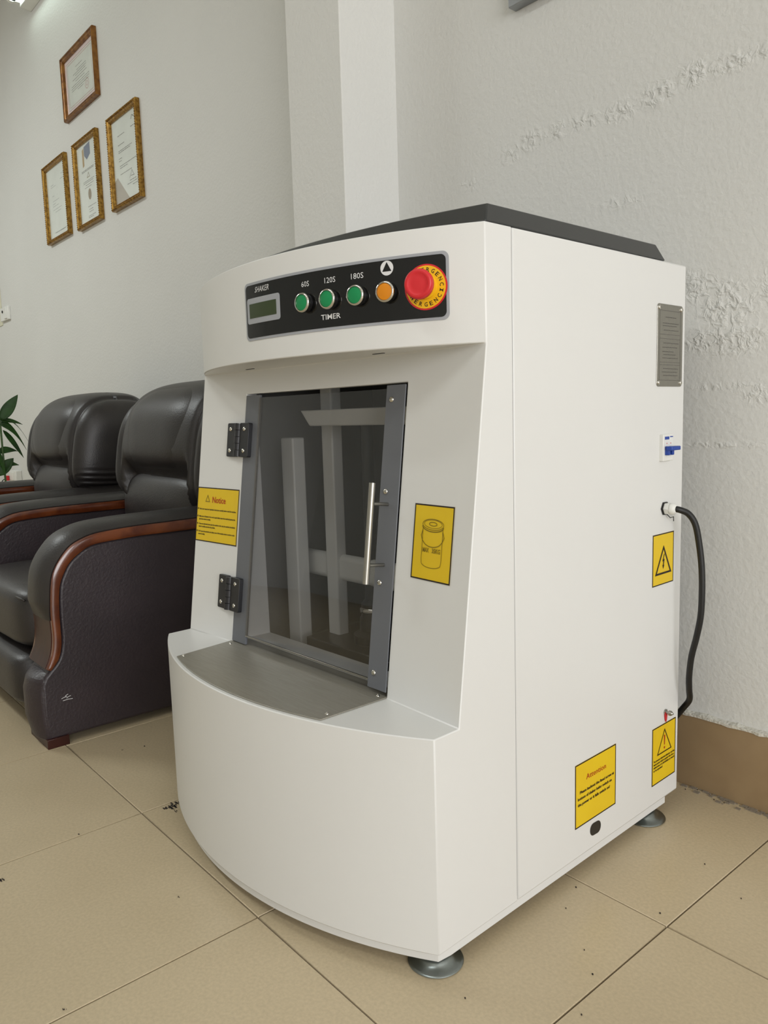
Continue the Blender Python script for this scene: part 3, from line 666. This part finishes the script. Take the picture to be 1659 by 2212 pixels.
    obj('seat_cushion', bm, M['leather'], ch, smooth=180)
    bm = NB(); tube(bm, [(-.34+.68*i/16, -.035-.012*math.sin(math.pi*i/16), .462+.006*math.sin(math.pi*i/16)) for i in range(17)], .004, 8); obj('piping', bm, M['leather'], ch, smooth=180)
    bm = NB(); sell(bm, (0, .35, .175), (.352, .435, .105), .35, .2, 64, 20); obj('front_apron', bm, M['leather'], ch, smooth=180)
    # back: shell, wings, headrest, lumbar
    BX = .07
    lean = lambda z: .16*(z-.95)
    def body(a, p):
        X = abs(a.x-BX)/.458; t = max(0, p.z)
        g = math.exp(-((X-.765)/.045)**2)*(1 if p.y < .5 else 0)
        a = Vector((BX+(a.x-BX)*(1-.035*g), .80+(a.y-.80)*(1-.06*g), .945+(a.z-.945)*(1-.045*g)))
        if p.y < 0:
            wv = max(0, 1-((X-.90)/.14)**2); a.y -= .020*wv*(1-t**2)
            a.y += .045*t**2
            if X < .70: a.y += .07*max(0, min(1, (.92-a.z)/.09))*min(1, (.70-X)/.06)
        lo = max(0, min(1, (.84-a.z)/.05))*(1 if X > .85 else 0)
        ph = a.z*230+p.y*4
        a.y += .004*math.sin(ph)*lo; a.x += math.copysign(.007, p.x)*math.sin(ph)*lo
        k_ = max(0, (.80-a.z)/.12); a.x = BX+(a.x-BX)*(1-.07*min(1, k_))
        a.y += lean(a.z); return a
    bm = NB(); sell(bm, (BX, .785, .945), (.458, .225, .278), .55, .52, 160, 110, body); obj('back_shell', bm, M['leather'], ch, smooth=180, label='puffy back shell with side wings and ruched lower corners')
    def hr(a, p):
        a = a.copy(); t = max(0, p.z); a.x = BX+(a.x-BX)*(1-.05*t**3); a.y += lean(a.z)+(.055*t**2 if p.y < 0 else 0)+(.03*abs(p.x)**4 if p.y < 0 else 0); return a
    bm = NB(); sell(bm, (BX, .785, 1.025), (.338, .235, .193), .62, .40, 96, 64, hr); obj('headrest', bm, M['leather'], ch, smooth=180)
    def lb(a, p):
        a = a.copy(); a.y += .02*abs(p.x)**2; a.x += .05*max(0, p.z)*(1 if p.x > 0 else .2); return a
    bm = NB(); sell(bm, (.01, .72, .665), (.368, .155, .185), .60, .35, 64, 32, lb); obj('lumbar_cushion', bm, M['leather'], ch, smooth=180)
    return ch
a1 = armchair('dark brown leather armchair with wooden arm trim, nearest to the white machine', -.60)
def copy_tree(o, parent=None):
    c = o.copy(); COL.objects.link(c); c.parent = parent
    for k_ in list(o.children): copy_tree(k_, c)
    return c
a2 = copy_tree(a1); a2.location.x -= 1.33; a2['label'] = 'dark brown leather armchair farther along the wall, by the plant'
# scuff marks on the near arm
bm = NB()
random.seed(3)
sf = lambda a, b: Vector((.5500-.0135+.0004, a, b))
for (y, z, l, an) in ((.000, .158, .018, .3), (.004, .150, .020, .1), (.016, .156, .014, .6), (.024, .151, .012, -.1), (.012, .163, .010, .9)):
    stroke(bm, [(y, z), (y+l*.5, z+l*.5*math.sin(an)), (y+l, z+l*math.sin(an)*.7)], .0016, sf)
obj('scuff_marks', bm, M['print_white'], a1, label='pale scuff scratches low on the arm side')

# ================================================================== CERTIFICATES
def frame(label, x0, x1, z0, z1, kind, tilt=0, bw=.032, dep=.030):
    cx, cz = (x0+x1)/2, (z0+z1)/2; W_, H_ = x1-x0, z1-z0
    fr = thing('framed_certificate', label, 'picture frame', (cx, YW, cz), 0, 'framed certificates on the wall')
    fr.rotation_euler = (0, tilt, 0)
    gm = M['brown_wood'] if kind == 'a' else M['gold']
    prof = [(0, 0), (0, -.024), (.005, -dep), (.011, -dep), (.014, -.024), (.022, -.020), (.026, -.024), (bw, -.016), (bw, 0)]
    bm = NB()
    cs = [(-W_/2, -H_/2, 1, 1), (W_/2, -H_/2, -1, 1), (W_/2, H_/2, -1, -1), (-W_/2, H_/2, 1, -1)]
    R = [[bm.verts.new((x+sx*a, b, z+sz*a)) for a, b in prof] for x, z, sx, sz in cs]
    for i in range(4):
        A_, B_ = R[i], R[(i+1) % 4]
        for k in range(len(prof)-1): bm.faces.new((A_[k], A_[k+1], B_[k+1], B_[k]))
    obj('moulding', bm, gm, fr, smooth=25)
    if kind != 'a':
        bm = NB(); st_ = .0135
        def bead(x, z): 
            r = .0052; v = [bm.verts.new((x+dx*r, -dep+dy*r, z+dz*r)) for dx, dy, dz in ((-1, 0, 0), (1, 0, 0), (0, -1, 0), (0, 0, -1), (0, 0, 1))]
            for a, b in ((0, 3), (3, 1), (1, 4), (4, 0)): bm.faces.new((v[2], v[a], v[b]))
        n = int((H_-.016)/st_)
        for i in range(n+1):
            z = -H_/2+.008+(H_-.016)*i/n; bead(-W_/2+.008, z); bead(W_/2-.008, z)
        n = int((W_-.016)/st_)
        for i in range(1, n):
            x = -W_/2+.008+(W_-.016)*i/n; bead(x, -H_/2+.008); bead(x, H_/2-.008)
        bd = obj('beading', bm, M['gold'], fr, smooth=30, label='row of small gilt beads'); bd['kind'] = 'stuff'
    iw, ih = W_/2-bw+.002, H_/2-bw+.002
    pp = bxo('paper', (-iw, -.008, -ih), (iw, -.002, ih), M['paper_pink'] if kind == 'a' else M['paper'], fr)
    bxo('glass_pane', (-iw, -.0125, -ih), (iw, -.0110, ih), M['clear'], fr)
    Q = lambda a, b: Vector((a, -.0084, b))
    def lines(mt, L_, name='printed_text', wd=.0035):
        bm = NB()
        for z, a, b in L_:
            x = a*iw
            while x < b*iw: l = random.uniform(.010, .03); stroke(bm, [(x, z*ih), (min(b*iw, x+l), z*ih)], wd, Q); x += l+.005
        o = obj(name, bm, mt, pp); o['kind'] = 'stuff'; return o
    if kind == 'a':
        bm = NB(); flat_poly(bm, [(-iw*.88, -ih*.85), (iw*.88, -ih*.85), (iw*.88, ih*.85), (-iw*.88, ih*.85)], lambda a, b: Vector((a, -.0082, b))); obj('inner_field', bm, M['paper'], pp)
        bm = NB(); 
        for k in (.88, .80): stroke(bm, [(-iw*k, -ih*(k-.03)), (iw*k, -ih*(k-.03)), (iw*k, ih*(k-.03)), (-iw*k, ih*(k-.03))], .0025, Q, True)
        stroke(bm, ell(iw*.42, -ih*.42, .030, .030), .003, Q, True); stroke(bm, ell(iw*.42, -ih*.42, .013, .013), .003, Q, True)
        obj('red_seal', bm, M['stamp'], pp, label='red seal and border lines')
        lines(M['print_grey'], [(.50, -.25, .2), (.36, -.2, .45), (.28, -.45, .45), (.20, -.3, .4), (.10, -.5, .45), (0, -.3, .3), (-.10, -.6, .6), (-.18, -.62, .6), (-.26, -.6, .55), (-.34, -.2, .2)])
    elif kind == 'b':
        lines(M['print_grey'], [(.60, -.55, .0), (.62, .5, .8), (.38, -.55, -.05), (.24, -.55, .55), (.20, -.55, .4), (.06, -.55, -.3), (.0, -.55, -.35), (-.12, -.5, .8), (-.17, -.5, .1), (-.32, -.5, .4), (-.58, .2, .7), (-.64, 0, .8), (-.70, .4, .85)])
        bm = NB(); flat_poly(bm, [(-iw, -ih), (iw*.15, -ih), (-iw*.75, -ih*.35), (-iw, -ih*.42)], lambda a, b: Vector((a, -.0082, b))); obj('grey_triangle', bm, mat('pale_brown', (.72, .68, .63), .5), pp)
        bm = NB(); stroke(bm, [(iw*.2, -ih*.52), (iw*.4, -ih*.36), (iw*.55, -ih*.5), (iw*.3, -ih*.48)], .003, Q); obj('signature', bm, M['print_grey'], pp)
        bm = NB(); stroke(bm, [(iw*.55, ih*.78), (iw*.65, ih*.86), (iw*.8, ih*.8)], .004, Q); obj('letterhead_mark', bm, M['print_grey'], pp)
    elif kind == 'c':
        B2 = lambda a, b: Vector((a, -.0083, b))
        bm = NB(); flat_poly(bm, [(-iw*.25, ih*.92), (iw*.35, ih*.96), (iw*.35, ih*.66), (iw*.0, ih*.56), (-iw*.25, ih*.7)], B2); obj('blue_ribbon', bm, mat('ribbon_blue', (.38, .45, .58), .5), pp, label='blue printed ribbon')
        bm = NB(); flat_poly(bm, [(-iw*.45, ih*.86), (-iw*.28, ih*.9), (-iw*.28, ih*.45), (-iw*.45, ih*.42)], B2); obj('gold_ribbon', bm, mat('ribbon_gold', (.72, .58, .32), .5), pp, label='gold printed ribbon')
        lines(M['print_grey'], [(.33, -.6, .6), (.30, -.6, .6), (.04, -.5, .6), (.0, -.5, .5), (-.06, -.3, .5), (-.12, -.4, .3), (-.62, -.2, .6), (-.70, -.1, .3), (-.76, -.1, .3), (-.86, -.2, .5), (-.9, -.2, .3)])
        bm = NB(); flat_poly(bm, ell(iw*.05, -ih*.32, .027, .034, 0, 360, 28), B2); obj('gold_seal', bm, mat('seal_gold', (.55, .47, .33), .5), pp, label='gold seal')
        bm = NB(); stroke(bm, [(-iw*.1, ih*.12), (iw*.15, ih*.12), (iw*.05, ih*.24)], .004, Q, True); obj('emblem', bm, M['print_olive'], pp)
    else:
        lines(mat('faint_print', (.62, .64, .64), .5), [(.68, .5, .8), (.55, .4, .8), (.52, -.6, -.3), (.46, -.6, -.1), (.2, -.5, -.3), (.05, -.5, .2), (-.03, -.5, -.2), (-.1, -.5, .1), (-.2, -.5, .4), (-.28, -.3, .3), (-.85, -.5, .7)])
        lines(M['print_grey'], [(-.86, -.4, .6)])
    return fr
M['stamp'] = mat('stamp_red', (.72, .40, .40), .5)
random.seed(11)
frame('brown-gold framed certificate with a red seal, highest on the wall, wider than tall', -3.480, -2.905, 3.036, 3.428, 'a', 0)
frame('gilt beaded certificate frame with grey triangle corner, the rightmost', -2.790, -2.367, 2.322, 2.852, 'b', 0)
frame('gilt beaded certificate frame with blue and gold ribbon print', -3.382, -2.978, 2.325, 2.866, 'c', 0)
frame('gilt beaded certificate frame with nearly blank paper, the leftmost', -4.003, -3.548, 2.345, 2.874, 'd', 0)

# ================================================================== WALL THINGS
# fluorescent batten, top left
lt = thing('tube_lamp', 'white fluorescent tube lamp mounted high on the wall, glowing', 'lamp', (-3.4, YW, 3.97))
bm = NB(); loft(bm, [[(x, 0, -.03), (x, -.075, -.02), (x, -.075, .03), (x, 0, .05)] for x in (-.63, .75)]); obj('batten_body', bm, M['white_plastic'], lt, bevel=.004)
bm = NB(); tube(bm, [(-.62, -.13, .03), (.74, -.13, .03)], .019, 20); obj('glowing_tube', bm, mat('tube_glow', (.92, 1, .96), .3, emit=9), lt, smooth=40, label='glowing tube')
for x in (-.65, .74):
    bm = NB(); tube(bm, [(x, -.13, .03), (x+.03, -.13, .03)], .032, 20); box(bm, (x, -.13, .005), (x+.03, -.06, .045)); obj('tube_cap', bm, M['white_plastic'], lt, smooth=40)
# board corner, top centre
wb = thing('wall_board', 'grey aluminium framed board hung high above the machine, only its corner visible', 'board', (.95, YW, 2.6))
bxo('panel', (-.61, -.020, -.33), (.61, -.004, .5), M['white_plastic'], wb)
for a, b in (((-.625, -.035, -.345), (.625, 0, -.31)), ((-.625, -.035, .48), (.625, 0, .515)), ((-.625, -.035, -.31), (-.59, 0, .48)), ((.59, -.035, -.31), (.625, 0, .48))):
    bxo('frame_rail', a, b, M['alu'], wb, bevel=.003)
# switch plate and paper notice at the left edge
sw = thing('wall_switch', 'white wall switch plate with a small dark button at the left edge', 'switch', (-5.27, YW, 2.01))
bxo('plate', (-.115, -.022, -.055), (.115, 0, .055), M['white_plastic'], sw, bevel=.004)
bxo('rocker', (.02, -.030, -.045), (.09, -.020, .045), M['white_plastic'], sw, bevel=.003)
bm = NB(); lathe(bm, [(0, 0), (.011, 0), (.011, .006), (0, .006)], 16, lambda x, y, z: (x-.035, -.022-z, y+.02)); obj('button', bm, M['rubber'], sw, label='dark button')
pn = bxo('paper_notice', (-5.85, YW-.006, 1.93), (-5.40, YW-.001, 2.26), mat('cream_paper', (.84, .83, .74), .6)); tag(pn, 'cream paper notice beside the wall switch at the left edge', 'notice')
# socket with red plug
so = thing('wall_socket', 'white wall socket box low behind the armchairs', 'socket', (-5.34, YW, .615))
bxo('socket_box', (-.105, -.05, -.045), (.105, 0, .055), M['white_plastic'], so, bevel=.005)
bxo('socket_face', (-.090, -.055, -.030), (.050, -.048, .040), M['white_plastic'], so, bevel=.002)
pg = thing('plug', 'small red plug in the white wall socket', 'plug', (-5.44, YW-.055, .60))
bxo('plug_body', (-.022, -.030, -.022), (.022, -.0005, .022), M['red'], pg, bevel=.004)
bm = NB(); tube(bm, cr([(0, -.03, -.005), (0, -.06, -.03), (-.02, -.05, -.12), (-.05, 0, -.35), (-.1, .02, -.594)]), .004, 8); obj('plug_cord', bm, M['rubber'], pg, smooth=60)

# ================================================================== PLANT
PX, PY = -3.96, .73
pt = thing('potted_plant', 'green leafy plant with long pointed leaves at the left edge by the wall', 'plant', (PX, PY, 0))
bm = NB(); lathe(bm, [(0, 0), (.10, 0), (.12, .02), (.15, .26), (.16, .28), (.15, .285), (.14, .26), (0, .25)], 32); obj('pot', bm, M['pot'], pt, smooth=40)
def leaf(p, d, L, W_, droop, tw=0):
    bm = NB(); p = Vector(p); d = Vector(d).normalized(); n = 10; side = d.cross(Vector((0, 0, 1))); side = side.normalized() if side.length > .05 else Vector((1, 0, 0))
    side = (Matrix.Rotation(tw, 3, d) @ side); rows = []
    for i in range(n+1):
        t = i/n; c = p + d*L*t + Vector((0, 0, -droop*L*t*t)); wd = W_*math.sin(math.pi*min(1, t**.75*.98+.02))**.9*(1 if t < .97 else .2)
        up = side.cross(d)*.18*wd
        rows.append([c-side*wd+up, c-side*wd*.5, c, c+side*wd*.5, c+side*wd+up])
    loft(bm, rows, closed=False, cap=False); o = obj('leaf', bm, M['leaf'], pt, smooth=180)
    s = o.modifiers.new('s', 'SOLIDIFY'); s.thickness = .0012; return o
random.seed(21)
for k, (dx, dy, h) in enumerate(((.02, .005, 1.12), (-.04, -.03, 1.20), (.0, -.05, .98))):
    bm = NB(); tube(bm, cr([(dx*.6, dy*.6, .25), (dx*1.1, dy*1.2, h*.5), (dx, dy, h)]), .007, 8); obj('stem', bm, M['stem'], pt, smooth=60)
LV = [((.03, .01, 1.10), (.05, .55, .84), .225, .040, .05, 1.3), ((.03, .0, 1.095), (.1, 1, .15), .15, .020, .35, .9), ((.03, .02, 1.10), (.1, .9, .25), .17, .018, 1.3, .6), ((.03, .0, 1.07), (.1, .75, .1), .16, .034, 1.3, 1.2),
      ((.02, .02, 1.03), (.1, .35, -.5), .20, .020, .2, 1.0), ((.01, -.02, .87), (.1, .75, .5), .15, .030, .5, 1.0), ((.01, -.03, .71), (.1, .5, .85), .20, .042, .25, 1.3), ((.0, -.03, .78), (.1, .7, .3), .15, .030, .4, 1.0),
      ((.0, -.03, 1.11), (.05, .05, 1), .20, .030, .1, 1.2), ((-.03, -.03, 1.0), (-.2, -.7, .4), .22, .03, .5, .5), ((-.04, -.03, 1.18), (-.1, -.5, .8), .22, .03, .3, .6), ((0, -.05, .6), (.2, -.6, .6), .22, .03, .5, .6), ((0, -.05, .97), (.2, -.5, .7), .22, .03, .4, .4), ((0, 0, .60), (.1, .7, .6), .20, .030, .4, 1.2), ((.0, -.02, .9), (.3, .1, -.8), .18, .022, .1, 1.4)]
for L_ in LV: leaf(*L_)

# ================================================================== scale to metres
bpy.context.view_layer.update()
for o in list(COL.objects):
    if o.parent is None and o.type in ('MESH', 'EMPTY'):
        o.location = o.location*K; o.scale = (K, K, K)
